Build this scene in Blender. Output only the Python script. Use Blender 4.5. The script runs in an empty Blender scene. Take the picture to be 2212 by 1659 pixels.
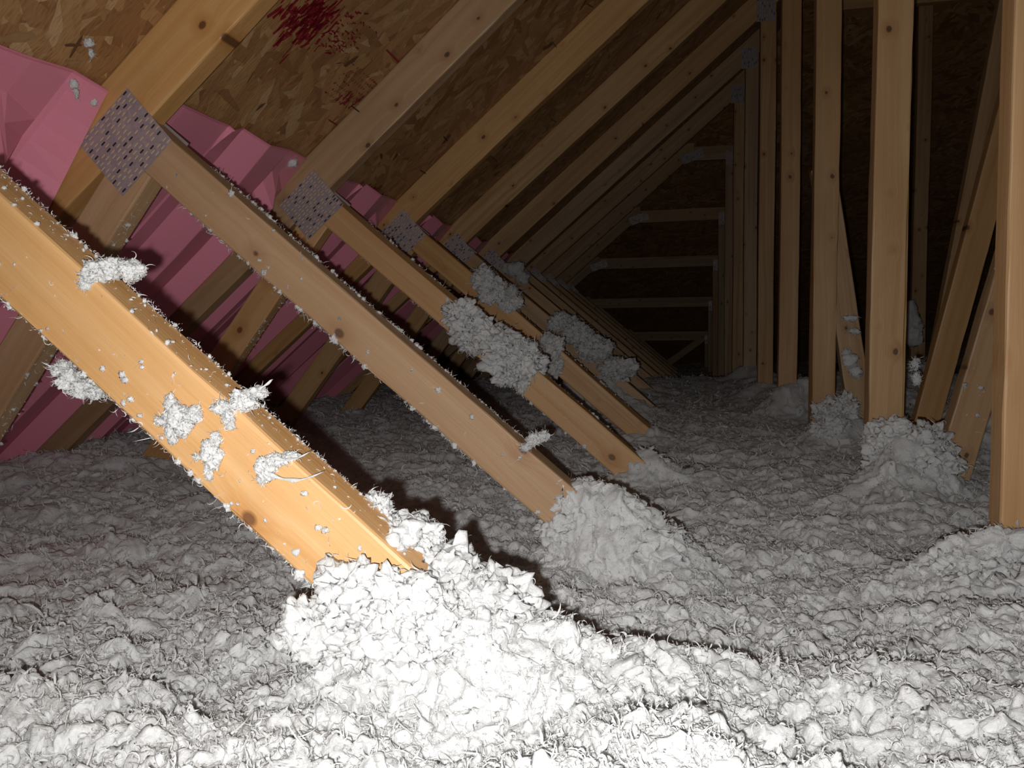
import bpy, math, random
import numpy as np
from mathutils import Vector, Matrix

# ------------------------------------------------------------ camera, world, flash
SC = bpy.context.scene
COL = SC.collection
ZC = .75                                   # eye height above the attic floor
R_ = Vector((0.98174, 0.18964, -0.01492)); U_ = Vector((0.0002, 0.07738, 0.997)); F_ = Vector((-0.19022, 0.9788, -0.07593))
cd = bpy.data.cameras.new('camera'); cam = bpy.data.objects.new('camera', cd); COL.objects.link(cam)
cd.sensor_width = 36; cd.lens = 27.235; cd.clip_start = .01
cam.matrix_world = Matrix(((R_.x, U_.x, -F_.x, 0), (R_.y, U_.y, -F_.y, 0), (R_.z, U_.z, -F_.z, ZC), (0, 0, 0, 1)))
SC.camera = cam
w = bpy.data.worlds.new('world'); SC.world = w; w.use_nodes = True
w.node_tree.nodes['Background'].inputs[0].default_value = (.9, .85, .8, 1)
w.node_tree.nodes['Background'].inputs[1].default_value = .03
ld = bpy.data.lights.new('phone_flash', 'SPOT'); ld.energy = 30; ld.spot_size = 2.35; ld.spot_blend = 1.0; ld.shadow_soft_size = .004; ld.color = (1, .985, .965)
lo = bpy.data.objects.new('phone_flash', ld); COL.objects.link(lo)
lo.location = Vector((0, 0, ZC)) - R_ * .016 - U_ * .015 - F_ * .01
lo.rotation_euler = (F_ + R_ * .06 + U_ * .10).to_track_quat('-Z', 'Y').to_euler()
SC.view_settings.view_transform = 'Standard'; SC.view_settings.look = 'None'
SC.view_settings.gamma = 1; SC.view_settings.use_curve_mapping = False; SC.view_settings.exposure = 0
SC.cycles.max_bounces = 6; SC.cycles.diffuse_bounces = 4

# ------------------------------------------------------------ object helpers
def tag(o, label=None, cat=None, group=None, kind=None):
    if label: o['label'] = label
    if cat: o['category'] = cat
    if group: o['group'] = group
    if kind: o['kind'] = kind
    return o

def empty(name, loc):
    o = bpy.data.objects.new(name, None); COL.objects.link(o); o.location = loc
    o.empty_display_size = .05
    return o

def link(name, me, mats, parent=None, smooth=False):
    for m in (mats if isinstance(mats, (list, tuple)) else [mats]): me.materials.append(m)
    o = bpy.data.objects.new(name, me); COL.objects.link(o)
    if parent: o.parent = parent
    if smooth: me.polygons.foreach_set('use_smooth', np.ones(len(me.polygons), dtype=bool))
    return o

def npmesh(name, V, Fq, mi=None):
    """V (n,3) float, Fq (m,4) or (m,3) int"""
    V = np.ascontiguousarray(V, dtype=np.float32); Fq = np.ascontiguousarray(Fq, dtype=np.int32)
    k = Fq.shape[1]; me = bpy.data.meshes.new(name)
    me.vertices.add(len(V)); me.vertices.foreach_set('co', V.ravel())
    me.loops.add(Fq.size); me.loops.foreach_set('vertex_index', Fq.ravel())
    me.polygons.add(len(Fq)); me.polygons.foreach_set('loop_start', np.arange(0, Fq.size, k, dtype=np.int32))
    if mi is not None: me.polygons.foreach_set('material_index', np.asarray(mi, dtype=np.int32))
    me.update(calc_edges=True); me.validate()
    return me

class MB:
    def __init__(s): s.v = []; s.f = []; s.m = []
    def add(s, vs, fs, m=0):
        b = len(s.v); s.v += [tuple(v) for v in vs]; s.f += [tuple(i + b for i in f) for f in fs]; s.m += [m] * len(fs)
    def box(s, c, h, m=0, M=None):
        vs = [Vector((c[0] + sx * h[0], c[1] + sy * h[1], c[2] + sz * h[2])) for sx in (-1, 1) for sy in (-1, 1) for sz in (-1, 1)]
        if M: vs = [M @ v for v in vs]
        s.add(vs, [(0, 1, 3, 2), (4, 6, 7, 5), (0, 4, 5, 1), (2, 3, 7, 6), (0, 2, 6, 4), (1, 5, 7, 3)], m)
    def build(s, name, mats, parent=None, smooth=False):
        me = bpy.data.meshes.new(name); me.from_pydata(s.v, [], s.f)
        me.polygons.foreach_set('material_index', s.m); me.update()
        return link(name, me, mats, parent, smooth)

# ------------------------------------------------------------ numpy noise
rng = np.random.default_rng(7); random.seed(3)
PERM = rng.permutation(4096).astype(np.int32)
GR = rng.normal(size=(4096, 3)).astype(np.float32); GR /= np.linalg.norm(GR, axis=1)[:, None]
def perlin(P):
    P = P.astype(np.float32); I = np.floor(P).astype(np.int32); f = P - I
    u = f * f * f * (f * (f * 6 - 15) + 10); out = 0
    for dx in (0, 1):
        wx = u[:, 0] if dx else 1 - u[:, 0]
        for dy in (0, 1):
            wy = u[:, 1] if dy else 1 - u[:, 1]
            for dz in (0, 1):
                wz = u[:, 2] if dz else 1 - u[:, 2]
                h = PERM[(PERM[(PERM[(I[:, 0] + dx) & 4095] + I[:, 1] + dy) & 4095] + I[:, 2] + dz) & 4095]
                g = GR[h]
                out = out + wx * wy * wz * (g[:, 0] * (f[:, 0] - dx) + g[:, 1] * (f[:, 1] - dy) + g[:, 2] * (f[:, 2] - dz))
    return out * 1.5

def ribbons(P, N, L, W, S=6, curl=1.2, flat=.5, seedr=rng):
    """curved tapering fibre ribbons rooted at P with surface normals N -> (V, F)"""
    K = len(P); L = np.broadcast_to(L, K).copy(); W = np.broadcast_to(W, K).copy()
    d = seedr.normal(size=(K, 3)); d = d - flat * N * (d * N).sum(1)[:, None]
    d += N * .35 * seedr.random((K, 1)); d /= np.linalg.norm(d, axis=1)[:, None]
    ax = seedr.normal(size=(K, 3)); ax /= np.linalg.norm(ax, axis=1)[:, None]
    ang = seedr.normal(size=K) * curl * 2.6 / S
    ca, sa = np.cos(ang)[:, None], np.sin(ang)[:, None]
    p = P.copy(); V = np.zeros((K, S + 1, 2, 3), np.float32)
    for i in range(S + 1):
        side = np.cross(d, ax + .3 * N); side /= np.linalg.norm(side, axis=1)[:, None] + 1e-9
        t = i / S; wd = W * (.35 + .65 * math.sin(math.pi * min(1, t * .9 + .12))) * (1 - t ** 4)
        V[:, i, 0] = p - side * wd[:, None] * .5; V[:, i, 1] = p + side * wd[:, None] * .5 + .15 * np.cross(side, d) * wd[:, None]
        p = p + d * (L / S)[:, None]
        d = d * ca + np.cross(ax, d) * sa + ax * (ax * d).sum(1)[:, None] * (1 - ca)
    base = (np.arange(K) * (S + 1) * 2)[:, None]
    F = np.concatenate([np.stack([base + 2 * i, base + 2 * i + 1, base + 2 * i + 3, base + 2 * i + 2], axis=2) for i in range(S)], axis=1).reshape(-1, 4)
    return V.reshape(-1, 3), F

# ------------------------------------------------------------ materials
class NT:
    def __init__(s, name):
        s.m = bpy.data.materials.new(name); s.m.use_nodes = True; s.t = s.m.node_tree; s.b = s.t.nodes['Principled BSDF']
    def n(s, typ, ins=None, **kw):
        nd = s.t.nodes.new(typ)
        for k, v in kw.items(): setattr(nd, k, v)
        for k, v in (ins or {}).items():
            if hasattr(v, 'links') or isinstance(v, bpy.types.NodeSocket): s.t.links.new(v, nd.inputs[k])
            else: nd.inputs[k].default_value = v
        return nd
    def math(s, op, a, b=0.0, clamp=False):
        nd = s.n('ShaderNodeMath', {0: a, 1: b}, operation=op); nd.use_clamp = clamp; return nd.outputs[0]
    def mix(s, f, a, b):
        nd = s.n('ShaderNodeMix', data_type='RGBA')
        for k, v in ((0, f), (6, a), (7, b)):
            if isinstance(v, bpy.types.NodeSocket): s.t.links.new(v, nd.inputs[k])
            else: nd.inputs[k].default_value = v if k == 0 else (*v, 1)
        return nd.outputs[2]
    def ramp(s, f, stops):
        nd = s.n('ShaderNodeValToRGB', {0: f}); e = nd.color_ramp.elements
        while len(e) < len(stops): e.new(.5)
        for el, (p, c) in zip(e, stops): el.position = p; el.color = (*c, 1)
        return nd.outputs[0]
    def set(s, k, v):
        if isinstance(v, bpy.types.NodeSocket): s.t.links.new(v, s.b.inputs[k])
        else: s.b.inputs[k].default_value = v
    def bump(s, h, st, dist):
        nd = s.n('ShaderNodeBump', {'Strength': st, 'Distance': dist, 'Height': h}); s.t.links.new(nd.outputs[0], s.b.inputs['Normal'])

def wood_mat(name, c0, c1, c2, knot, ksc=(6.5, 1, 9), rough=.52):
    t = NT(name)
    tc = t.n('ShaderNodeTexCoord').outputs['Object']; rnd = t.n('ShaderNodeObjectInfo').outputs['Random']
    off = t.n('ShaderNodeCombineXYZ', {0: t.math('MULTIPLY', rnd, 37.), 1: t.math('MULTIPLY', rnd, 11.), 2: t.math('MULTIPLY', rnd, 23.)}).outputs[0]
    p = t.n('ShaderNodeVectorMath', {0: tc, 1: off}, operation='ADD').outputs[0]
    ps = t.n('ShaderNodeSeparateXYZ', {0: p})
    pk = t.n('ShaderNodeCombineXYZ', {0: t.math('MULTIPLY', ps.outputs[0], ksc[0]), 1: t.math('MULTIPLY', ps.outputs[2], ksc[0] * 1.25)}).outputs[0]
    kv = t.n('ShaderNodeTexVoronoi', {'Vector': pk, 'Scale': 1., 'Randomness': 1.}, voronoi_dimensions='2D')
    kr = t.n('ShaderNodeSeparateColor', {0: kv.outputs['Color']}).outputs[0]
    kd = t.math('ADD', kv.outputs['Distance'], t.math('MULTIPLY', t.math('SUBTRACT', .62, kr, True), .32))
    bulge = t.math('POWER', t.math('SUBTRACT', 1.0, t.math('MULTIPLY', kd, 3.2), True), 2.0)
    low = t.n('ShaderNodeTexNoise', {'Vector': t.n('ShaderNodeVectorMath', {0: p, 1: (1.2, 5, 9)}, operation='MULTIPLY').outputs[0], 'Scale': 1., 'Detail': 2.}).outputs[0]
    sep = t.n('ShaderNodeSeparateXYZ', {0: p})
    zz = t.math('ADD', sep.outputs[2], t.math('ADD', t.math('MULTIPLY', low, .05), t.math('MULTIPLY', bulge, .025)))
    yy = t.math('ADD', sep.outputs[1], t.math('MULTIPLY', low, .02))
    g = t.n('ShaderNodeCombineXYZ', {0: t.math('MULTIPLY', sep.outputs[0], .9), 1: t.math('MULTIPLY', yy, 55.), 2: t.math('MULTIPLY', zz, 60.)}).outputs[0]
    gn = t.n('ShaderNodeTexNoise', {'Vector': g, 'Scale': 1., 'Detail': 3., 'Roughness': .6}).outputs[0]
    fine = t.n('ShaderNodeTexNoise', {'Vector': t.n('ShaderNodeVectorMath', {0: p, 1: (25, 500, 500)}, operation='MULTIPLY').outputs[0], 'Scale': 1., 'Detail': 2.}).outputs[0]
    col = t.ramp(gn, [(.28, c0), (.5, c1), (.72, c2)])
    patch = t.n('ShaderNodeTexNoise', {'Vector': t.n('ShaderNodeVectorMath', {0: p, 1: (3, 6, 12)}, operation='MULTIPLY').outputs[0], 'Scale': 1., 'Detail': 3.}).outputs[0]
    col = t.mix(t.math('MULTIPLY', t.math('SUBTRACT', patch, .42, True), 1.6, True), col, tuple(x * .85 for x in c2))
    col = t.mix(t.math('MULTIPLY', fine, .22), col, tuple(x * .6 for x in c0))
    halo = t.math('MULTIPLY', t.math('SUBTRACT', .20, kd, True), 3.5, True)
    col = t.mix(halo, col, (c2[0] * .75, c2[1] * .6, c2[2] * .45))
    core = t.math('MULTIPLY', t.math('SUBTRACT', .062, kd, True), 40., True)
    col = t.mix(core, col, knot)
    hsv = t.n('ShaderNodeHueSaturation', {'Color': col, 'Value': t.math('ADD', .86, t.math('MULTIPLY', rnd, .26)), 'Saturation': t.math('ADD', .9, t.math('MULTIPLY', rnd, .2))}).outputs[0]
    t.set('Base Color', hsv)
    t.set('Roughness', t.math('ADD', rough - .1, t.math('MULTIPLY', gn, .22)))
    t.set('Specular IOR Level', .42)
    t.bump(t.math('ADD', t.math('ADD', gn, t.math('MULTIPLY', fine, .4)), t.math('MULTIPLY', core, -1.2)), .35, .0018)
    return t.m

M_WOOD = wood_mat('pine_lumber', (.56, .36, .195), (.51, .305, .15), (.44, .24, .105), (.15, .07, .035))
M_WOOD_K = wood_mat('knotty_spruce_lumber', (.56, .38, .21), (.48, .30, .15), (.36, .20, .09), (.10, .05, .025), ksc=(10., 1, 16), rough=.5)
M_RAFT = wood_mat('spruce_rafter_lumber', (.56, .36, .18), (.50, .29, .13), (.41, .22, .09), (.12, .055, .025), ksc=(8., 1, 10), rough=.46)

def osb_mat(name, base=1.0):
    t = NT(name); tc = t.n('ShaderNodeTexCoord').outputs['Object']
    warp = t.n('ShaderNodeTexNoise', {'Vector': tc, 'Scale': 9., 'Detail': 2.}).outputs[1]
    p = t.n('ShaderNodeVectorMath', {0: tc, 1: t.n('ShaderNodeVectorMath', {0: warp, 3: .03}, operation='SCALE').outputs[0]}, operation='ADD').outputs[0]
    best = None
    for i, (a, sx, sy) in enumerate([(.15, 9, 34), (-.35, 10, 42), (.75, 11, 44), (-.9, 13, 40), (1.45, 12, 50), (.4, 18, 70)]):
        mp = t.n('ShaderNodeMapping', {'Vector': p, 'Rotation': (0, 0, a), 'Location': (i * 3.1, i * 1.7, 0)})
        q = t.n('ShaderNodeVectorMath', {0: mp.outputs[0], 1: (sx, sy, 1)}, operation='MULTIPLY').outputs[0]
        c = t.n('ShaderNodeTexVoronoi', {'Vector': q, 'Scale': 1.}, voronoi_dimensions='2D').outputs['Color']
        r = t.n('ShaderNodeSeparateColor', {0: c}).outputs[0]
        best = r if best is None else t.math('MAXIMUM', best, r)
    fr = t.math('FRACT', t.math('MULTIPLY', best, 23.7))
    col = t.ramp(fr, [(0, (.26, .12, .045)), (.35, (.37, .19, .075)), (.75, (.46, .255, .105)), (1, (.56, .36, .18))])
    big = t.n('ShaderNodeTexNoise', {'Vector': tc, 'Scale': 3.5, 'Detail': 4.}).outputs[0]
    col = t.mix(t.math('MULTIPLY', t.math('SUBTRACT', big, .45, True), 2.2, True), col, (.30, .145, .055))
    grain = t.n('ShaderNodeTexNoise', {'Vector': t.n('ShaderNodeVectorMath', {0: p, 1: (60, 260, 60)}, operation='MULTIPLY').outputs[0], 'Scale': 1., 'Detail': 3.}).outputs[0]
    col = t.mix(t.math('MULTIPLY', t.math('SUBTRACT', grain, .5, True), 1.8, True), col, (.10, .045, .018))
    t.set('Base Color', col); t.set('Roughness', .5); t.set('Specular IOR Level', .45)
    t.bump(t.math('ADD', t.math('MULTIPLY', best, 2.), t.math('MULTIPLY', grain, .6)), .6, .003)
    return t.m
M_OSB = osb_mat('oriented_strand_board')

def plain(name, c, rough=.6, spec=.4, noise=0., metal=0., nscale=40., bump=0.):
    t = NT(name); t.set('Roughness', rough); t.set('Specular IOR Level', spec); t.set('Metallic', metal)
    tc = t.n('ShaderNodeTexCoord').outputs['Object']
    n = t.n('ShaderNodeTexNoise', {'Vector': tc, 'Scale': nscale, 'Detail': 4.}).outputs[0]
    t.set('Base Color', t.mix(t.math('MULTIPLY', n, noise, True), c, tuple(x * .45 for x in c)))
    if bump: t.bump(n, bump, .001)
    return t.m
M_FL1 = plain('pale_wood_flake', (.50, .33, .16), .5, .5, .5, nscale=150)
M_FL2 = plain('tan_wood_flake', (.42, .25, .11), .55, .4, .6, nscale=150)
M_FL3 = plain('dark_wood_flake', (.15, .065, .024), .6, .4, .5, nscale=150)
M_INK = plain('red_stamp_ink', (.25, .012, .022), .5, .3, .3, nscale=90)
M_PINK = plain('pink_foam', (.82, .285, .385), .42, .45, .12, nscale=500, bump=.25)
M_PINK2 = plain('pink_foam_rubbed_edge', (.80, .42, .48), .5, .3, .2, nscale=200)
M_NAIL = plain('dark_steel_nail', (.05, .035, .03), .45, .5, .3, metal=.6)
M_DRY = plain('drywall_paper', (.55, .52, .48), .9, .2, .2)

def steel_mat():
    t = NT('galvanised_steel'); tc = t.n('ShaderNodeTexCoord').outputs['Object']
    v = t.n('ShaderNodeTexVoronoi', {'Vector': tc, 'Scale': 160.}).outputs['Color']
    r = t.n('ShaderNodeSeparateColor', {0: v}).outputs[0]
    n = t.n('ShaderNodeTexNoise', {'Vector': tc, 'Scale': 30., 'Detail': 4.}).outputs[0]
    t.set('Base Color', t.mix(t.math('ADD', t.math('MULTIPLY', r, .5), t.math('MULTIPLY', n, .4), True), (.44, .37, .385), (.27, .225, .245)))
    t.set('Metallic', .35); t.set('Roughness', t.math('ADD', .38, t.math('MULTIPLY', r, .2)))
    t.bump(n, .4, .002); return t.m
M_STEEL = steel_mat()
M_TOOTH = plain('wood_seen_through_plate_slot', (.62, .46, .26), .45, .6, .5, nscale=300)
M_DARKHOLE = plain('dark_plate_hole', (.03, .022, .02), .8, .2, .2)

def fibre_mat(name, c, tr=.22):
    t = NT(name); nt = t.t
    tc = t.n('ShaderNodeTexCoord').outputs['Object']
    n = t.n('ShaderNodeTexNoise', {'Vector': tc, 'Scale': 160., 'Detail': 5., 'Roughness': .7}).outputs[0]
    n2 = t.n('ShaderNodeTexNoise', {'Vector': tc, 'Scale': 14., 'Detail': 4.}).outputs[0]
    bp = t.n('ShaderNodeBump', {'Strength': .7, 'Distance': .004, 'Height': n}).outputs[0]
    col = t.mix(t.math('MULTIPLY', n2, .35), c, tuple(x * .78 for x in c))
    df = t.n('ShaderNodeBsdfDiffuse', {'Color': col, 'Normal': bp}); tl = t.n('ShaderNodeBsdfTranslucent', {'Color': col})
    gl = t.n('ShaderNodeBsdfGlossy', {'Color': (1, 1, 1, 1), 'Roughness': .35, 'Normal': bp})
    m1 = t.n('ShaderNodeMixShader', {0: tr, 1: df.outputs[0], 2: tl.outputs[0]})
    m2 = t.n('ShaderNodeMixShader', {0: .035, 1: m1.outputs[0], 2: gl.outputs[0]})
    nt.links.new(m2.outputs[0], nt.nodes['Material Output'].inputs[0])
    return t.m
def wool_mat():
    t = NT('white_glass_wool'); tc = t.n('ShaderNodeTexCoord').outputs['Object']
    n = t.n('ShaderNodeTexNoise', {'Vector': tc, 'Scale': 260., 'Detail': 5., 'Roughness': .7, 'Distortion': 1.2}).outputs[0]
    n2 = t.n('ShaderNodeTexNoise', {'Vector': tc, 'Scale': 14., 'Detail': 4.}).outputs[0]
    t.set('Base Color', t.mix(t.math('MULTIPLY', n2, .3), (.74, .74, .735), (.60, .60, .595)))
    t.set('Roughness', .75); t.set('Specular IOR Level', .25)
    t.set('Subsurface Weight', .7); t.b.inputs['Subsurface Radius'].default_value = (1, 1, 1); t.set('Subsurface Scale', .005)
    t.bump(n, .8, .004); return t.m
M_INS = wool_mat()
M_FIB = fibre_mat('white_glass_wool_strands', (.76, .76, .755), .35)

# ------------------------------------------------------------ geometry of the roof (truss plane: x across, z up)
RA, WA = .7022, -.7122                     # rafter and web angles
RW, WW, TH = .089, .0635, .038
RO = .702                                  # rafter underside, distance from eye line along its normal
Y = [.5168] + [1.0228 + .61 * i for i in range(12)]
def dirv(a): return Vector((math.cos(a), math.sin(a)))
def nrm(a): return Vector((-math.sin(a), math.cos(a)))
def isect(p, a, q, b):
    d, e = dirv(a), dirv(b); k = d.x * e.y - d.y * e.x; r = q - p
    return p + d * ((r.x * e.y - r.y * e.x) / k)
PR = nrm(RA) * RO + Vector((0, ZC))        # a point on the rafter underside line
PWu = nrm(WA) * -.2445 + Vector((0, ZC))   # on the web's upper edge line
PWl = nrm(WA) * (-.2445 - WW) + Vector((0, ZC))
def raft_z(x, off=0): return PR.y + (x - PR.x) * math.tan(RA) + off / math.cos(RA)
V2 = lambda x, z: Vector((x, z))

def board(name, parent, y, p0, ang, L, z0, z1, k0=0., k1=0., mat=None, t=TH, seed=0, wane=.0):
    """sawn board: origin p0 in the truss plane, length L along ang, spanning z0..z1 across, thickness t going back"""
    r = .003; n = max(6, int(L / .05)); rs = np.random.default_rng(seed + int(L * 1000))
    ring = []
    for (cy, cz, a0) in ((t - r, z1 - r, 0), (r, z1 - r, 1), (r, z0 + r, 2), (t - r, z0 + r, 3)):
        for j in range(3):
            a = (a0 + j / 2) * math.pi / 2
            ring.append((cy + r * math.cos(a), cz + r * math.sin(a)))
    V = []; m = len(ring)
    ph = rs.random(4) * 6
    for i in range(n + 1):
        s = i / n; x = s * L
        dz = .0012 * math.sin(x * 5 + ph[0]); dy = .0009 * math.sin(x * 4 + ph[1])
        ww = wane * max(0, math.sin(x * 3.2 + ph[2]))
        for (yy, zz) in ring:
            xx = x + k0 * zz * (1 - s) + k1 * zz * s
            e = 0 if i in (0, n) else .0003 * rs.normal()
            zq = zz - ww if zz > (z0 + z1) / 2 and yy < t / 2 else zz
            V.append((xx, yy + dy + e, zq + dz + e))
    F = []
    for i in range(n):
        for j in range(m):
            a, b = i * m + j, i * m + (j + 1) % m
            F.append((a, b, b + m, a + m))
    F.append(tuple(range(m))[::-1]); F.append(tuple(n * m + j for j in range(m)))
    me = bpy.data.meshes.new(name); me.from_pydata(V, [], F); me.update()
    o = link(name, me, mat, parent)
    o.location = Vector((p0[0], y, p0[1])) - (Vector(parent.location) if parent else Vector())
    o.rotation_euler = (0, -ang, 0)
    return o

def cot(a): return math.cos(a) / math.sin(a)
def seg(name, parent, y, edge_pt, ang, w, side, cutA, cutB, mat, **kw):
    """board whose one edge is the line (edge_pt, ang); cutA / cutB = (point, angle) lines that trim its two ends"""
    a = isect(edge_pt, ang, *cutA); b = isect(edge_pt, ang, *cutB)
    if (b - a).dot(dirv(ang)) < 0: a, b = b, a; cutA, cutB = cutB, cutA
    z0, z1 = (0, w) if side > 0 else (-w, 0)
    return board(name, parent, y, a, ang, (b - a).length, z0, z1, cot(cutA[1] - ang), cot(cutB[1] - ang), mat, **kw)

def plate(parent, c, ang, wx, wz, y, back=False, slots=True, name='gusset_plate', rows=(9, 16), dark=.0):
    """toothed steel connector plate, centred at c in the truss plane"""
    mb = MB(); th = .0012
    mb.box((0, -th / 2, 0), (wx / 2, th / 2, wz / 2))
    rr = random.Random(int(c[0] * 1000) + int(y * 100))
    if slots:
        nr, nc = rows
        for i in range(nr):
            for j in range(nc):
                x = (j + .5) / nc * wx - wx / 2; z = (i + .5) / nr * wz - wz / 2
                if j % 2 and False: continue
                z += (.18 if j % 2 else -.18) * wz / nr * .7
                hx, hz = .0011, wz / nr * .30
                x += rr.uniform(-.0004, .0004)
                m = 2 if rr.random() < .22 else 1
                if rr.random() < .12: continue
                mb.add([(x - hx, -th - .0004, z - hz), (x + hx, -th - .0004, z - hz), (x + hx * 1.2, -th - .0004, z), (x + hx, -th - .0004, z + hz), (x - hx, -th - .0004, z + hz), (x - hx * 1.2, -th - .0004, z)], [(0, 1, 2, 3, 4, 5)], m)
                if m == 1:   # the punched tooth root curls up beside the slot
                    mb.box((x + hx * 1.5, -th - .0006, z), (.0003, .0006, hz * .9))
    o = mb.build(name, [M_STEEL, M_TOOTH, M_DARKHOLE], parent)
    yy = y if not back else y + TH
    o.location = Vector((c[0], yy, c[1])) - Vector(parent.location)
    if back: o.rotation_euler = (0, -ang, math.pi) if False else (math.pi, ang, 0); 
    else: o.rotation_euler = (0, -ang, 0)
    return o

JT = isect(PWu, WA, PR, RA)                # joint of web and rafter
PC = V2(-.766, 1.023)                      # centre of the joint plate
HOR, VER = 0., math.pi / 2
XP0, XP1 = .403, .4665                     # vertical post, left and right edges
XE = -2.02; XR = 1.45                      # eave end, ridge
W2A = math.radians(51.5); W2P = V2(-.729, .972)
TRL = [
 ('nearest roof truss, its big diagonal web dotted with white flecks at lower left', 0),
 ('roof truss with the largest steel gusset plate, at the upper left', 1),
 ('roof truss second behind the big gusset plate, its web carrying the largest white insulation clump', 2),
 ('roof truss with the third gusset plate down from the big one', 3),
 ('roof truss with the fourth gusset plate, its web buried under a grey insulation slope', 4),
 ('roof truss behind the fourth gusset plate, rafter running up behind the first plated post top', 5),
 ('dim roof truss whose rafter ends at a plated post top high in the dark', 6),
 ('dim roof truss just before the flat-topped trusses, lowest plated post top', 7),
 ('flat-topped hip truss with the highest horizontal chord at the dark end', 8),
 ('flat-topped hip truss with the second highest horizontal chord at the dark end', 9),
 ('flat-topped hip truss with the middle horizontal chord at the dark end', 10),
 ('flat-topped hip truss with the second lowest horizontal chord at the dark end', 11),
 ('flat-topped hip truss with the lowest horizontal chord and a small diagonal brace', 12)]
HZ = {8: 1.802, 9: 1.493, 10: 1.20, 11: .888, 12: .574}
for lab, n in TRL:
    y = Y[n]
    T = tag(empty('roof_truss', (-.3, y, 0)), lab, 'roof truss', 'roof trusses')
    mr = M_RAFT if n < 4 else M_WOOD_K
    mw = M_WOOD if n < 3 else (M_RAFT if n < 5 else M_WOOD_K)
    hip = n >= 8
    # rafter
    if n <= 5: top = (V2(XR, 0), VER)
    elif n <= 7: top = (V2(XP1 + .03, 0), VER)
    else:
        xc = PR.x + (HZ[n] - PR.y) / math.tan(RA) + .05; top = (V2(xc, 0), VER)
    seg('top_chord', T, y, PR, RA, RW, 1, (V2(XE, 0), VER), top, mr, seed=n)
    # diagonal web, heel web, bottom chord
    seg('diagonal_web', T, y, PWu, WA, WW, -1, (PR, RA), (V2(0, .0905), HOR), mw, seed=n + 20, wane=.006 if n in (2, 3) else .002)
    seg('heel_web', T, y + .0005, W2P, W2A, WW, 1, (PWl, WA), (V2(0, .0905), HOR), mw, t=TH - .001, seed=n + 40)
    board('bottom_chord', T, y, V2(XE, 0), 0, 3.6, 0, .089, 0, 0, mr, seed=n + 60)
    # post
    ptop = (PR, RA) if not hip else (V2(0, HZ[n] - .0005), HOR)
    seg('vertical_web', T, y, V2(XP1, 0), VER, XP1 - XP0, 1, (V2(0, .0905), HOR), ptop, mw if n != 2 else M_RAFT, seed=n + 80, wane=.004 if n in (3,) else 0)
    # plates
    plate(T, PC, math.radians(-49), .104, .113, y)
    plate(T, PC, math.radians(-49), .104, .113, y, back=True, slots=n < 4)
    if 5 <= n <= 7: plate(T, V2(XP0 + .02, raft_z(XP0) + .03), 0, .075, .10, y, rows=(6, 8))
    if hip:
        board('flat_top_chord', T, y, V2(xc + .0005, HZ[n]), 0, XP1 - xc, 0, .089, 0, 0, M_WOOD_K, seed=n + 100)
        plate(T, V2(xc - .01, HZ[n] + .03), math.radians(18), .14, .06, y, rows=(4, 12))
        plate(T, V2(XP0 + .025, HZ[n] + .01), 0, .045, .09, y, rows=(6, 5))
    # right-hand webs seen beyond the posts
    if n == 2:
        seg('right_web', T, y, V2(.547, .532), math.atan2(.275, .068), .064, -1, (V2(0, .09), HOR), (V2(0, 2.4), HOR), M_RAFT, seed=3)
        board('doubled_post', T, y + TH + .003, V2(.4785, .09), VER, 2.0, 0, .05, 0, 0, M_RAFT, seed=9)
    if n == 3:
        seg('right_web', T, y, V2(.781, .977), math.atan2(.349, .077), .064, -1, (V2(0, .09), HOR), (V2(0, 2.6), HOR), M_RAFT, seed=4)
        seg('leaning_web', T, y + TH + .002, V2(.555, .611), math.atan2(.485, -.078), .0635, 1, (V2(0, .09), HOR), (V2(0, 1.16), HOR), M_WOOD_K, seed=6)
    if n == 4:
        seg('right_web', T, y, V2(.985, 1.191), math.atan2(.66, .10), .06, -1, (V2(0, .09), HOR), (V2(0, 2.7), HOR), M_WOOD_K, seed=5)
    if n == 5:
        board('collar_board', T, y - .003, V2(.70, 2.009), 0, 1.0, 0, .089, 0, 0, M_WOOD_K, seed=5)
    if n == 6:
        board('right_post', T, y, V2(1.253, .09), VER, 2.2, 0, .0635, 0, 0, M_WOOD_K, seed=5)
    if n == 12:
        seg('short_brace', T, y, V2(.12, .36), math.radians(36), .0635, 1, (V2(0, .1), HOR), (V2(XP0, 0), VER), M_WOOD_K, seed=2)

# ------------------------------------------------------------ roof deck, hip deck, floor (the setting)
SL = Matrix.Rotation(-RA, 4, 'Y')          # local x runs up the slope, local y along the attic, local z out through the roof
P_DECK = nrm(RA) * (RO + RW) + Vector((0, ZC))
def deck_pt(x, y, h=0.):                   # h below the deck
    p = P_DECK + dirv(RA) * x - nrm(RA) * h
    return Vector((p.x, y, p.y))
def slab(name, p0, rot, size, mat, th=.012):
    mb = MB(); mb.box((size[0] / 2, size[1] / 2, th / 2), (size[0] / 2, size[1] / 2, th / 2))
    o = mb.build(name, mat); o.location = p0; o.rotation_euler = rot
    return tag(o, kind='structure')
s0 = (XE - .1 - P_DECK.x) / math.cos(RA); s1 = (XR + .05 - P_DECK.x) / math.cos(RA)
p = P_DECK + dirv(RA) * s0
deck = slab('ceiling', (p.x, -.5, p.y), (0, -RA, 0), (s1 - s0, 9.3, 0), M_OSB)
ridge_z = P_DECK.y + (XR + .05 - P_DECK.x) * math.tan(RA)
slab('ceiling', (XR + .05, -.5, ridge_z), (0, RA, 0), (4.2, 9.3, 0), M_OSB)
HS = math.atan(.503)
hp = MB(); hp.box((3.6, 4.6, .006), (3.6, 4.6, .006))
ho = hp.build('ceiling', M_OSB)            # underside of the hip end, sloping down and away
ho.rotation_euler = (-HS, 0, 0); ho.location = (-2.9, 2.2, 1.915 + .503 * (5.293 - 2.2)); tag(ho, kind='structure')
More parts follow.
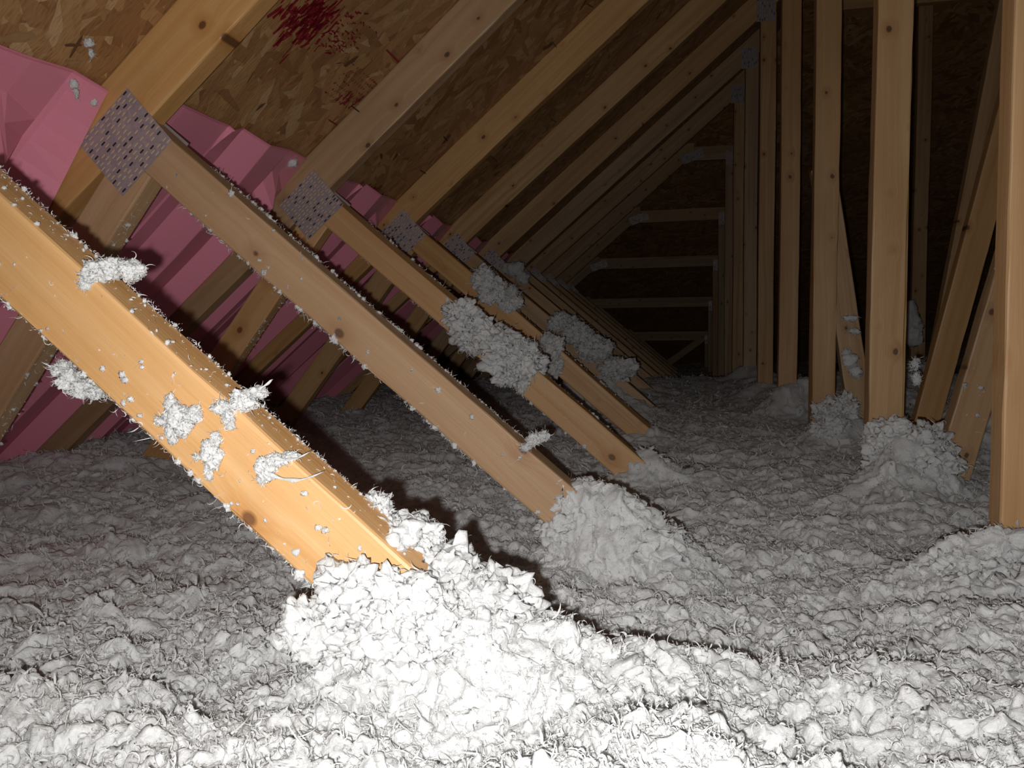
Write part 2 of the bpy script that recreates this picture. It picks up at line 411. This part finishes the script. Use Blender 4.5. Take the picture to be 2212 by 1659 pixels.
mb = MB(); mb.box((.8, 4, -.0075), (3.0, 4.6, .0065)); tag(mb.build('floor', M_DRY), kind='structure')

# raised flakes and printed stamp on the deck underside
fk = MB(); rr = random.Random(5)
DI = Matrix.Rotation(-RA, 4, 'Y')
def deck_local(x, y, h): return Vector((x - s0, y + .5, -h))
for i in range(1700):
    x = rr.uniform(-1.55, .9); yy = rr.uniform(.5, 1.0) if rr.random() < .25 else rr.uniform(.9, 3.6)
    L = .005 + .022 * rr.random() ** 2; W = L * rr.uniform(.10, .45); a = rr.gauss(.25, .7)
    ca, sa = math.cos(a), math.sin(a); h = .0006 + rr.random() * .0008; tilt = rr.uniform(-.0014, .0025)
    pts = [(-L, -W * .6), (-L * .3, -W), (L * .6, -W * .8), (L, W * .2), (L * .4, W), (-L * .7, W * .7)]
    vs = [deck_local(x, yy, h + max(0, tilt * (u / L))) + Vector((u * ca - v * sa, u * sa + v * ca, 0)) for u, v in [(q[0] * rr.uniform(.7, 1.1), q[1] * rr.uniform(.6, 1.2)) for q in pts]]
    fk.add(vs, [tuple(range(6))], rr.choice((0, 1, 1, 1, 2)))
fo = fk.build('wood_flakes', [M_FL1, M_FL2, M_FL3], deck); tag(fo, kind='stuff')
ik = MB()
def ink(x, y, a, L, W):
    ca, sa = math.cos(a), math.sin(a); j = lambda: rr.uniform(.75, 1.2)
    vs = [deck_local(x, y, .0019) + Vector((u * ca - v * sa, u * sa + v * ca, 0)) for u, v in ((-L * j(), -W * j()), (L * j(), -W * j()), (L * j(), W * j()), (-L * j(), W * j()))]
    ik.add(vs, [(0, 1, 2, 3)])
def dl(xw): return (xw - P_DECK.x) / math.cos(RA)
for i in range(160):                       # dense blot of the broken printed mark
    ink(dl(-.60) + rr.gauss(0, .026), 1.285 + rr.gauss(0, .036), rr.choice((0, 0, .5)) + rr.gauss(0, .15), rr.uniform(.003, .016), rr.uniform(.0012, .0045))
for i in range(90):
    ink(dl(-.585) + rr.gauss(0, .03), 1.40 + rr.gauss(0, .03), rr.gauss(1.5, .3), rr.uniform(.002, .008), rr.uniform(.0006, .002))
for row in range(7):                       # rows of unreadable small print
    for k in range(16):
        if rr.random() < .8: ink(dl(-.665) + row * .013, 1.50 + k * .0115, rr.choice((0, 1.57, .8, -.6)), rr.uniform(.002, .005), rr.uniform(.0007, .0018))
for k in range(10): ink(dl(-.655) + rr.gauss(0, .012), 1.60 + rr.gauss(0, .03), rr.gauss(.2, .3), .009, .003)
ink(dl(-.555), 1.60, 1.57, .055, .0022); ink(dl(-.595), 1.545, 0.0, .02, .0015); ink(dl(-.70), 1.62, 1.57, .035, .002)
for k in range(14): ink(dl(-.60) + k * .006, 1.23 + (k % 5) * .02, .5, .006, .001)
for k in range(20): ink(dl(-.78) + rr.gauss(0, .012), 2.05 + rr.gauss(0, .03), rr.gauss(.4, .5), rr.uniform(.003, .010), rr.uniform(.001, .004))
ik.build('printed_stamp', M_INK, deck)

# roofing nails poking through the deck
for (x, y, L, tx, ty) in [(-.44, 2.30, .05, .35, .3), (-.60, 2.14, .018, 0, 0), (-.50, 1.72, .02, .3, -.2), (-.66, 1.62, .022, .2, .4), (-.30, 2.20, .02, 0, .3), (-.20, 2.18, .022, .3, 0),
                          (-.69, 2.2, .02, .3, .5), (-.56, 2.6, .02, .2, .2), (-.38, 2.75, .022, .4, .1), (-.12, 2.62, .03, .1, .3), (-.02, 2.05, .02, .2, .1), (.12, 3.2, .03, .3, .1), (-.1, 3.2, .03, .1, .4), (.3, 2.8, .025, 0, 0)]:
    nb = MB(); c = deck_local(dl(x), y, 0); d = Vector((tx, ty, -1)).normalized(); u = d.orthogonal().normalized(); v = d.cross(u)
    vs = []
    for t_, r in ((0, .0016), (.85, .0015), (1, .0002)):
        for k in range(6): vs.append(c + d * (L * t_) + (u * math.cos(k * math.pi / 3) + v * math.sin(k * math.pi / 3)) * r)
    nb.add(vs, [(i * 6 + k, i * 6 + (k + 1) % 6, i * 6 + 6 + (k + 1) % 6, i * 6 + 6 + k) for i in range(2) for k in range(6)])
    nb.build('roofing_nail', M_NAIL, deck)

# ------------------------------------------------------------ pink rafter vent baffles between the trusses
XT = dl(-.765)                             # top edge, along the slope
def lerp(a, b, t): return a + (b - a) * min(1, max(0, t))
def baffle(n, lab, shape):
    XT = dl(-.80) if n == 0 else dl(-.775)
    ya, yb = Y[n] + TH + .002, Y[n + 1] - .002
    # (fraction across the bay, depth at the top edge, depth lower down, distance from top where the lower depth is reached)
    prof = shape
    rows = [0, .004, .03, .06, .09, .12, .15, .2, .3, .5, .8, 1.1]
    V = []; F = []; m = len(prof)
    for s in rows:
        for (t, h0, h1, sa, sb) in prof:
            k = min(1, max(0, (s - sa) / max(1e-4, sb - sa)))
            h = lerp(h0, h1, k) + (.010 * min(1, s / .3)) + (.002 if s == 0 else 0)
            q = deck_pt(XT - s + .004 * math.sin(t * 9 + n), ya + (yb - ya) * t, h)
            V.append((q.x, q.y, q.z))
    for i in range(len(rows) - 1):
        for j in range(m - 1):
            a = i * m + j; F.append((a, a + 1, a + m + 1, a + m))
    me = bpy.data.meshes.new('rafter_vent'); o0 = V[0]
    V = [(v[0] - o0[0], v[1] - o0[1], v[2] - o0[2]) for v in V]
    me.from_pydata(V, [], F); me.update()
    o = link('rafter_vent', me, M_PINK); o.location = o0
    sm = o.modifiers.new('s', 'SOLIDIFY'); sm.thickness = .0025; sm.offset = 0
    tag(o, lab, 'rafter vent', 'pink foam rafter vents')
    return o
# near bay: broad roof panel, a step, then the wall along the far rafter
SH0 = [(0, .030, .045, 0, .3), (.08, .030, .045, 0, .3), (.16, .020, .035, 0, .3), (.18, .020, .035, 0, .3), (.24, .034, .048, 0, .2), (.36, .014, .030, 0, .2),
       (.37, .014, .032, .05, .06), (.42, .012, .060, .07, .12), (.69, .010, .078, .07, .12), (.70, .010, .078, .07, .12), (.72, .010, .070, .07, .12), (.87, .004, .008, 0, .2), (.89, .006, .014, 0, .2), (1., .016, .092, 0, .30)]
SH1 = [(0, .030, .05, 0, .3), (.08, .028, .05, 0, .3), (.10, .028, .03, .1, .16), (.17, .026, .062, .1, .2), (.175, .026, .062, .1, .2), (.36, .015, .012, .05, .2), (.44, .012, .010, 0, .2),
       (.45, .022, .012, 0, .05), (.54, .002, .006, 0, .2), (.65, .030, .040, 0, .2), (.655, .030, .040, 0, .2),
       (.82, .014, .016, 0, .1), (.84, .012, .012, .05, .08), (.90, .008, .052, .07, .11), (.905, .008, .052, .07, .11), (1., .004, .022, 0, .2)]
SH2 = SH1
BL = ['pink foam rafter vent nearest the camera, at the far left beside the biggest gusset plate',
      'pink foam rafter vent between the first and second gusset plates, with a bright ridge',
      'pink foam rafter vent between the second and third gusset plates',
      'dim pink foam rafter vent just beyond the third gusset plate',
      'dim pink foam rafter vent just beyond the fourth gusset plate',
      'barely lit pink foam rafter vent farthest into the dark']
for n, lab in enumerate(BL): baffle(n, lab, SH0 if n == 0 else SH1)

# ------------------------------------------------------------ loose-fill insulation surface
MOUNDS = [(-.225, .548, .095, .04, .045), (-.165, .55, .065, .05, .05), (-.10, .555, .04, .06, .05), (-.03, .56, .02, .06, .06), (-.30, .50, -.01, .08, .05),
  (0., .43, .016, .04, .05), (.045, .425, .014, .045, .05), (-.06, .40, .01, .05, .05), (.17, .42, .016, .06, .06), (.24, .52, .02, .06, .06),
  (-.115, 1.055, .10, .05, .05), (-.05, 1.05, .075, .055, .06), (.02, 1.03, .03, .07, .07), (-.02, .85, .015, .1, .08),
  (-.035, 1.665, .05, .055, .05), (.03, 1.66, .02, .07, .07), (-.015, 2.275, .03, .06, .06),
  (.37, .99, .06, .05, .05), (.44, 1.0, .065, .06, .07), (.31, .98, .035, .05, .06), (.3, .80, .03, .08, .08), (.38, .7, .04, .1, .1),
  (.445, 1.575, .09, .055, .05), (.50, 1.57, .06, .05, .05), (.40, 1.50, .06, .06, .07), (.45, 1.40, .02, .1, .1),
  (.435, 2.19, .05, .05, .05), (.50, 2.24, .07, .06, .08), (.42, 2.85, .07, .09, .09), (.5, 2.9, .1, .1, .1), (.43, 3.46, .07, .1, .12), (.45, 4.07, .08, .12, .12), (1.0, 3.6, .15, .3, .4), (.75, 2.9, .12, .15, .2), (.95, 2.3, .15, .2, .25),
  (-.31, 2.90, .19, .07, .06), (-.21, 2.87, .13, .08, .09), (-.09, 2.82, .05, .09, .12), (-.30, 3.48, .15, .12, .14), (-.12, 3.5, .04, .15, .2),
  (-1.35, 1.7, .05, .25, .5), (-1.5, 2.6, .03, .25, .6), (-.2, 3.9, .02, .4, .2), (.25, 4.15, .015, .3, .2)]
def sstep(a, b, x):
    t = np.clip((x - a) / (b - a), 0, 1); return t * t * (3 - 2 * t)
def ground(x, y):
    h = .418 + .085 * (1 - sstep(.36, 1.02, y)) + .025 * sstep(3.2, 4.1, y) - .14 * sstep(4.25, 5.2, y)
    for mx, my, a, sx, sy in MOUNDS: h = h + a * np.exp(-((x - mx) / sx) ** 2 - ((y - my) / sy) ** 2)
    return h
def displace(P, res, NB):
    """P (n,3) surface points, res (n,) local grid step -> displaced"""
    D = np.zeros_like(P)
    w1 = np.stack([perlin(P / .03 + 3.1), perlin(P / .03 + 17.7), perlin(P / .03 + 31.3)], 1) * .010
    w1 = w1 + np.stack([perlin(P / .011 + 8.1), perlin(P / .011 + 27.7), perlin(P / .011 + 51.3)], 1) * .0045 * np.clip((.011 / res - 1.5) / 2, 0, 1)[:, None]
    for lam, av, ah, ridge in ((.16, .018, .006, 0), (.07, .015, .012, 0), (.034, .010, .008, 1), (.017, .0070, .006, 1), (.0095, .0056, .0045, 1), (.005, .0036, .003, 1), (.0028, .0014, .0015, 0)):
        att = np.clip((lam / res - 1.6) / 2.0, 0, 1)
        k = att > 0
        if not k.any(): continue
        Q = (P[k] + w1[k]) / lam
        a = perlin(Q + 5.5)
        if ridge: a = (np.abs(a) - .32) * 1.7
        b = perlin(Q + 41.5); c = perlin(Q + 77.5)
        D[k] += NB[k] * (a * av * att[k])[:, None]; D[k, 0] += b * ah * att[k]; D[k, 1] += c * ah * att[k]
    return P + D
NT_, NR_ = 1400, 1150
th = np.radians(np.linspace(-66, 50, NT_)); lr = np.linspace(math.log(.17), math.log(8.6), NR_)
TT, LR = np.meshgrid(th, lr); RR = np.exp(LR)
X = (RR * np.sin(TT)).ravel(); YY = (RR * np.cos(TT)).ravel()
G = ground(X, YY)
P0 = np.stack([X, YY, G], 1); res = (RR * (lr[1] - lr[0]) * 1.1).ravel()
e = .008; gx = (ground(X + e, YY) - ground(X - e, YY)) / (2 * e); gy = (ground(X, YY + e) - ground(X, YY - e)) / (2 * e)
NB = np.stack([-gx, -gy, np.ones_like(gx)], 1); NB /= np.linalg.norm(NB, axis=1)[:, None]
P1 = displace(P0, res, NB)
lim = P_DECK.y + (P1[:, 0] - P_DECK.x) * math.tan(RA) - .06    # stay under the roof deck
P1[:, 2] = np.minimum(P1[:, 2], lim); P1[:, 2] = np.maximum(P1[:, 2], .02)
ii = np.arange(NR_ - 1)[:, None] * NT_ + np.arange(NT_ - 1)[None, :]
Fq = np.stack([ii, ii + 1, ii + 1 + NT_, ii + NT_], 2).reshape(-1, 4)
keep = (P0[Fq[:, 0], 2] < lim[Fq[:, 0]] + .12)
me = npmesh('loose_insulation', P1, Fq[keep])
ins = link('loose_insulation', me, M_INS, None, True)
tag(ins, 'white loose-fill glass wool insulation covering the whole attic floor', 'insulation', None, 'stuff')
# strands and curls over it
Nn = np.zeros(len(P1) * 3, np.float32); me.vertices.foreach_get('normal', Nn); Nn = Nn.reshape(-1, 3)
K = 260000
idx = rng.integers(0, len(P1), K); idx = idx[P0[idx, 2] < lim[idx]]
rad = np.hypot(P1[idx, 0], P1[idx, 1])
sc = np.clip(rad, .32, 3.0)
L = (.004 + .007 * rng.random(len(idx)) ** 2) * (.7 + .7 * sc); L *= np.where(rng.random(len(idx)) < .02, 2.2, 1.)
W = (.0007 + .0016 * rng.random(len(idx)) ** 2) * (.5 + .8 * sc)
V, F = ribbons(P1[idx] + Nn[idx] * .0005, Nn[idx], L * 1.25, W * 1.15, 6, 2.2, .65)
fo = link('insulation_strands', npmesh('insulation_strands', V, F), M_FIB, ins, True); tag(fo, kind='stuff')

# ------------------------------------------------------------ clumps of insulation on the timbers
def ico(sub):
    import bmesh
    bm = bmesh.new(); bmesh.ops.create_icosphere(bm, subdivisions=sub, radius=1)
    V = np.array([v.co[:] for v in bm.verts]); F = np.array([[v.index for v in f.verts] for f in bm.faces]); bm.free(); return V, F
ICO4, ICO3 = ico(5), ico(3)
def clump(lab, c, lobes, nf, fl=.012, fw=.001, name='insulation_clump', group='insulation clumps on the timbers', rough=.35, hi=True, tails=()):
    VV = []; FF = []; b = 0; PP = []; NN = []
    base = ICO4 if hi else ICO3
    for (dx, dy, dz, rx, ry, rz) in lobes:
        V = base[0] * np.array([rx, ry, rz]); r = max(rx, rz)
        q = V / (r * .55) + np.array(c) * 9 + dx * 50
        n = perlin(q * .8) * .9 + (np.abs(perlin(q * 1.9)) - .3) * .8 + (np.abs(perlin(q * 4.1)) - .3) * .45 + ((np.abs(perlin(q * 8.5)) - .3) * .25 if hi else 0)
        V = V * (1 + rough * 1.3 * n)[:, None] + np.stack([perlin(q * 3 + 9), perlin(q * 3 + 19), perlin(q * 3 + 29)], 1) * r * .18
        V += np.array([dx, dy, dz])
        VV.append(V); FF.append(base[1] + b); b += len(V)
        k = rng.integers(0, len(V), max(4, int(nf / len(lobes)))); nn = base[0][k]
        PP.append(V[k] - nn * .001); NN.append(nn)
    me = npmesh(name, np.concatenate(VV), np.concatenate(FF))
    o = link(name, me, M_INS, None, True); o.location = c
    P = np.concatenate(PP); N = np.concatenate(NN)
    V, F = ribbons(P, N, fl * (.5 + rng.random(len(P))), fw * (.6 + .9 * rng.random(len(P))), 6, 2.2, .6)
    Vs, Fs = [V], [F]; b = len(V)
    for (x0, z0, x1, z1, wd) in tails:     # long trailing wisps
        n = 14; t = np.linspace(0, 1, n)
        cx = x0 + (x1 - x0) * t; cz = z0 + (z1 - z0) * t - .12 * abs(x1 - x0) * np.sin(t * 3.1)
        for s in (-1, 1):
            w2 = wd * (1 - .75 * t) * (1 + .4 * np.sin(t * 17))
            A = np.stack([cx, np.full(n, -.004) + .002 * np.sin(t * 9), cz - w2], 1); B = np.stack([cx, np.full(n, -.004 + .0025 * s), cz], 1); C = np.stack([cx, np.full(n, -.004), cz + w2], 1)
            Q = np.stack([A, B, C], 1).reshape(-1, 3); f = []
            for i in range(n - 1):
                for j in range(2): f.append((3 * i + j, 3 * i + j + 1, 3 * i + j + 4, 3 * i + j + 3))
            Vs.append(Q); Fs.append(np.array(f) + b); b += len(Q)
    s = link('loose_strands', npmesh('loose_strands', np.concatenate(Vs), np.concatenate(Fs)), M_FIB, o, True)
    tag(o, lab, 'insulation clump', group)
    return o
y0, y1, y2, y3, y4 = Y[0], Y[1], Y[2], Y[3], Y[4]
clump('bright white clump perched on the upper edge of the nearest diagonal web', (-.415, y0 + .012, .797), [(-.009, -.006, -.002, .010, .010, .009), (0, .0, .001, .012, .012, .008), (.010, .012, -.001, .010, .012, .008), (-.012, -.010, -.010, .006, .006, .007)], 420, .007, .0007)
clump('large white clump stuck flat on the middle of the nearest diagonal web', (-.351, y0 - .004, .685), [(0, 0, 0, .012, .005, .012), (-.006, 0, .010, .006, .004, .008), (.010, 0, .003, .009, .004, .006), (-.008, 0, -.011, .005, .003, .009), (-.014, 0, -.002, .006, .003, .004)], 300, .006, .0007)
clump('white clump with pointed lower end just below the large flat clump', (-.326, y0 - .004, .656), [(0, 0, .003, .008, .005, .011), (-.003, 0, -.010, .003, .003, .007), (.004, 0, .014, .004, .003, .006), (-.010, 0, .0, .005, .003, .002)], 180, .005, .0006)
clump('white clump with a spiky tail hanging over the upper edge of the nearest web', (-.305, y0 + .006, .697), [(0, 0, 0, .010, .010, .008), (-.012, -.008, -.004, .008, .006, .005), (.010, .006, .006, .006, .007, .004), (-.006, -.009, -.013, .004, .004, .007)], 260, .008, .0008, tails=((.010, .008, .026, .016, .002),))
clump('white clump with two long wisps trailing right, lowest on the nearest web', (-.283, y0 - .004, .649), [(0, 0, 0, .008, .005, .009), (.008, 0, .006, .008, .004, .005), (-.004, 0, -.008, .003, .003, .004), (.018, .004, .009, .007, .005, .0025)], 200, .006, .0006, tails=((.004, -.004, .046, -.001, .0016), (.010, .008, .036, .013, .0014)))
clump('shaggy clump hanging from the underside of the nearest web near the left edge', (-.455, y0 + .012, .712), [(0, 0, 0, .008, .010, .009), (.008, 0, -.007, .008, .008, .007), (-.007, 0, .009, .007, .01, .006), (.018, .004, -.010, .007, .007, .005)], 420, .009, .0007)
clump('small curled wisp clump on the upper edge of the second web', (-.170, y1 + .006, .595), [(0, 0, 0, .010, .010, .008), (.012, .004, .004, .008, .008, .007), (-.010, -.008, -.010, .007, .003, .005)], 260, .010, .0010, tails=((-.004, -.006, -.036, -.036, .003),))
clump('biggest shaggy clump, draped over the third web in the middle of the picture', (-.345, y2 + .005, .708),
      [(-.085, 0, .065, .038, .035, .034), (-.055, 0, .030, .045, .04, .036), (-.02, -.005, .010, .045, .045, .036), (.02, 0, -.025, .052, .045, .042), (.055, 0, -.04, .040, .04, .036), (.02, -.005, -.062, .030, .03, .028), (.05, .0, -.075, .020, .02, .030), (-.06, -.01, .0, .022, .025, .02), (.045, 0, .0, .02, .03, .016)], 4200, .014, .0012, rough=.5)
clump('shaggy clump on the fourth web, just above the biggest clump', (-.49, y3 + .01, .845), [(-.03, 0, .04, .035, .035, .038), (0, 0, 0, .045, .04, .040), (.045, 0, -.03, .036, .035, .028), (.055, 0, .0, .016, .02, .016)], 1500, .022, .0014)
clump('pale clump on the fourth web, right of the biggest clump', (-.315, y3 + .005, .655), [(0, 0, .02, .035, .035, .045), (.005, 0, -.03, .030, .03, .035), (-.015, 0, .045, .026, .03, .022)], 900, .020, .0014)
clump('dim grey heap on the fifth web', (-.31, y4 + .0, .715), [(-.05, 0, .04, .05, .05, .035), (0, 0, 0, .06, .06, .045), (.07, 0, -.06, .07, .06, .045), (.15, 0, -.13, .07, .06, .04)], 1300, .024, .0018)
clump('small dim clump high on the sixth web beside the gusset plates', (-.655, Y[5], 1.00), [(0, 0, 0, .05, .04, .04), (.04, 0, -.04, .03, .03, .03)], 500, .02, .0018, hi=False)
clump('ragged wisps on the leaning board behind the fourth post', (.50, y3 - .01, .735), [(0, 0, .02, .018, .010, .008), (.01, 0, -.015, .015, .008, .008)], 260, .012, .0011, hi=False)
clump('larger ragged wisps low on the leaning board behind the fourth post', (.50, y3 - .012, .64), [(0, 0, .0, .022, .012, .020), (.014, 0, -.03, .018, .012, .016), (-.01, 0, .02, .012, .01, .01)], 520, .012, .0012, hi=False)
clump('fluffy clump caught on the thin post behind the wide double post', (.99, Y[5] - .02, 1.0 - .25), [(0, 0, 0, .05, .04, .07), (.02, 0, -.06, .04, .04, .05)], 700, .014, .0016, hi=False)
clump('curly loop of fibre hanging at the right side of the wide double post', (.50, y2 + .05, .66), [(0, 0, 0, .006, .006, .012), (.002, 0, -.03, .008, .006, .012)], 260, .013, .0012, hi=False)
clump('small white twist stuck to the wood deck at the top left', (-.755, .945, 1.132), [(0, 0, .004, .007, .006, .006), (.003, 0, -.010, .003, .004, .007)], 110, .007, .0007, hi=False)
clump('white drip of fibre over the top edge of the nearest pink vent', (-.803, .968, 1.092), [(-.008, 0, .006, .009, .006, .006), (.003, 0, .0, .006, .005, .007), (.006, 0, -.013, .003, .003, .010)], 120, .006, .0007, hi=False)
clump('tiny white puff where the nearest pink vent meets the rafter', (-.805, 1.010, 1.088), [(0, 0, .004, .007, .006, .006), (.001, 0, -.008, .005, .005, .007)], 90, .006, .0007, hi=False)
clump('tiny white puff on the corner of the second pink vent', (-.785, 1.585, 1.106), [(0, 0, 0, .012, .010, .010)], 90, .008, .001, hi=False)

G2 = 'heaps of insulation at the timber feet'
clump('big bright heap burying the foot of the nearest diagonal web', (-.205, y0 + .03, .572), [(.026, -.047, -.014, .026, .014, .024), (.05, -.04, -.03, .026, .016, .022), (-.012, -.047, -.010, .030, .014, .024), (-.042, -.047, -.040, .028, .014, .024), (.02, -.045, -.035, .034, .016, .03), (-.03, 0, .0, .034, .03, .028), (.0, .01, .012, .030, .03, .026), (.035, .01, -.012, .036, .035, .028), (.075, .01, -.035, .04, .04, .03), (-.012, .015, .034, .012, .012, .016), (.028, .015, .016, .012, .012, .014)], 2600, .009, .0007, group=G2, rough=.4)
clump('pale heap at the foot of the web with the biggest gusset plate', (-.085, y1 + .03, .485), [(-.03, 0, .01, .045, .04, .034), (.02, 0, -.008, .05, .045, .035), (.075, -.01, -.03, .05, .05, .035), (-.05, -.005, -.02, .03, .035, .03)], 2200, .014, .0010, group=G2, rough=.4)
clump('grey heap at the foot of the web with the biggest shaggy clump', (-.02, y2 + .03, .425), [(0, 0, .0, .045, .04, .032), (.05, 0, -.01, .045, .04, .03)], 1000, .018, .0014, group=G2, hi=False)
clump('fluffy ball-shaped heap at the foot of the wide double post', (.455, y2 - .045, .515), [(-.01, 0, .0, .05, .045, .045), (.04, .0, -.01, .045, .04, .042), (.01, -.045, -.055, .062, .04, .04), (.04, -.03, -.035, .05, .04, .04), (0, -.02, -.05, .06, .05, .04), (-.045, .01, -.0, .025, .03, .028)], 2600, .018, .0013, group=G2, rough=.42)
clump('rounded pale heap at the foot of the post left of the wide double post', (.445, y3 - .04, .50), [(-.005, 0, .0, .038, .035, .038), (.04, .02, .01, .035, .03, .035), (.0, -.03, -.04, .05, .035, .035), (.0, 0, -.05, .05, .045, .035)], 1500, .02, .0015, group=G2, rough=.42)
clump('bright heap at the foot of the post cut by the right picture edge', (.385, y1 - .03, .463), [(0, 0, .0, .04, .035, .03), (.05, 0, .005, .04, .035, .028), (-.05, -.01, -.02, .04, .04, .028), (.0, -.04, -.02, .06, .04, .03), (-.03, -.05, -.03, .05, .04, .028), (.07, -.05, -.02, .05, .04, .028)], 2600, .013, .0010, group=G2, rough=.4)

# fuzz clinging along edges and faces of the timbers
def fuzz(lab, y, pt, ang, sa, sb, n, where, L0, W0, blobs=0, seed=1):
    """where: 'under' lower edge, 'top' narrow upper face, 'face' broad front face"""
    r = np.random.default_rng(seed); s = r.random(n) * (sb - sa) + sa
    dens = perlin(np.stack([s * 14, np.full(n, seed * 3.3), np.zeros(n)], 1)) + r.random(n) * .8
    s = s[dens > .15]; n = len(s); d = dirv(ang); nv = nrm(ang)
    if where == 'under': yy = y + r.random(n) * TH; off = np.full(n, -WW); N = np.array([-nv.x, -.3, -nv.y])
    elif where == 'top': yy = y + r.random(n) ** .8 * TH; off = np.zeros(n); N = np.array([nv.x, 0, nv.y])
    elif where == 'back': yy = y + TH - r.random(n) * .006; off = np.zeros(n); N = np.array([nv.x, .4, nv.y])
    else: yy = np.full(n, y); off = -r.random(n) * WW; N = np.array([0, -1., 0])
    P = np.stack([pt.x + d.x * s + nv.x * off, yy, pt.y + d.y * s + nv.y * off], 1)
    N = np.broadcast_to(N / np.linalg.norm(N), P.shape)
    V, F = ribbons(P, N, L0 * (.4 + r.random(n) ** 2 * 1.2), W0 * (.5 + r.random(n)), 6, 2.3, .45 if where != 'face' else .93, r)
    o = link('insulation_fuzz', npmesh('insulation_fuzz', V, F), M_FIB, None, True)
    if blobs:
        VV = []; FF = []; b = 0; bi = ICO3
        for k in r.integers(0, n, blobs):
            rad = L0 * r.uniform(.12, .42); q = bi[0] * rad * np.array([1, .5 if where == 'face' else 1, 1]) * r.uniform(.6, 1.3, 3)
            q = q * (1 + .9 * perlin(bi[0] * 2.2 + k))[:, None] + P[k]
            VV.append(q); FF.append(bi[1] + b); b += len(q)
        link('fuzz_tuft', npmesh('fuzz_tuft', np.concatenate(VV), np.concatenate(FF)), M_INS, o, True)
    tag(o, lab, 'insulation fuzz', 'fuzz on the timbers', 'stuff')
sj = lambda n: 0
lenW = (JT - isect(PWu, WA, V2(0, .5), HOR)).length
fuzz('shaggy white fuzz hanging along the underside of the nearest diagonal web', y0, JT, WA, .30, lenW - .10, 2600, 'under', .010, .0007, 130, 1)
fuzz('white specks and curls over the broad face of the nearest diagonal web', y0 - .0005, JT, WA, .25, lenW - .10, 150, 'face', .007, .0010, 34, 2)
fuzz('dusty white lint on the upper edge of the nearest diagonal web', y0, JT, WA, .25, lenW - .12, 420, 'top', .004, .0006, 50, 3)
fuzz('ragged fringe along the back corner of the nearest diagonal web', y0, JT, WA, .25, lenW - .10, 800, 'back', .005, .0006, 30, 4)
fuzz('grey fuzz hanging along the underside of the web with the biggest gusset plate', y1, JT, WA, .12, lenW - .08, 3200, 'under', .012, .0010, 150, 5)
fuzz('small white specks on the broad face of the web with the biggest gusset plate', y1 - .0005, JT, WA, .08, lenW - .05, 60, 'face', .010, .0011, 26, 6)
fuzz('lint along the upper edge of the web with the biggest gusset plate', y1, JT, WA, .10, lenW - .1, 900, 'back', .008, .0009, 70, 7)
fuzz('thin grey fuzz along the underside of the third web', y2, JT, WA, .15, lenW - .1, 900, 'under', .010, .0010, 40, 8)
fuzz('scattered lint along the upper edge of the third web', y2, JT, WA, .10, lenW - .02, 300, 'back', .010, .0011, 30, 9)
fuzz('thin lint along the upper edge of the fourth web', y3, JT, WA, .15, lenW, 300, 'back', .010, .0013, 20, 10)
fuzz('few pale specks on the broad face of the third web near its foot', y2 - .0005, JT, WA, .60, lenW - .02, 18, 'face', .014, .0012, 4, 12)
fuzz('grey fuzz on the lower edge of the heel board under the biggest gusset plate', y1, W2P + dirv(W2A) * 0 + nrm(W2A) * WW, W2A, -1.0, -.03, 900, 'under', .008, .0008, 40, 13)
fuzz('grey fuzz on the lower edge of the heel board under the second gusset plate', y2, W2P + nrm(W2A) * WW, W2A, -.9, -.10, 700, 'under', .009, .0010, 40, 14)
# fluff heaped against the post feet
fuzz('pale lint on the leaning right-hand web beside the front right post', y2 - .0005, V2(.547, .532), math.atan2(.275, .068), -.10, .45, 60, 'face', .012, .0012, 14, 15)
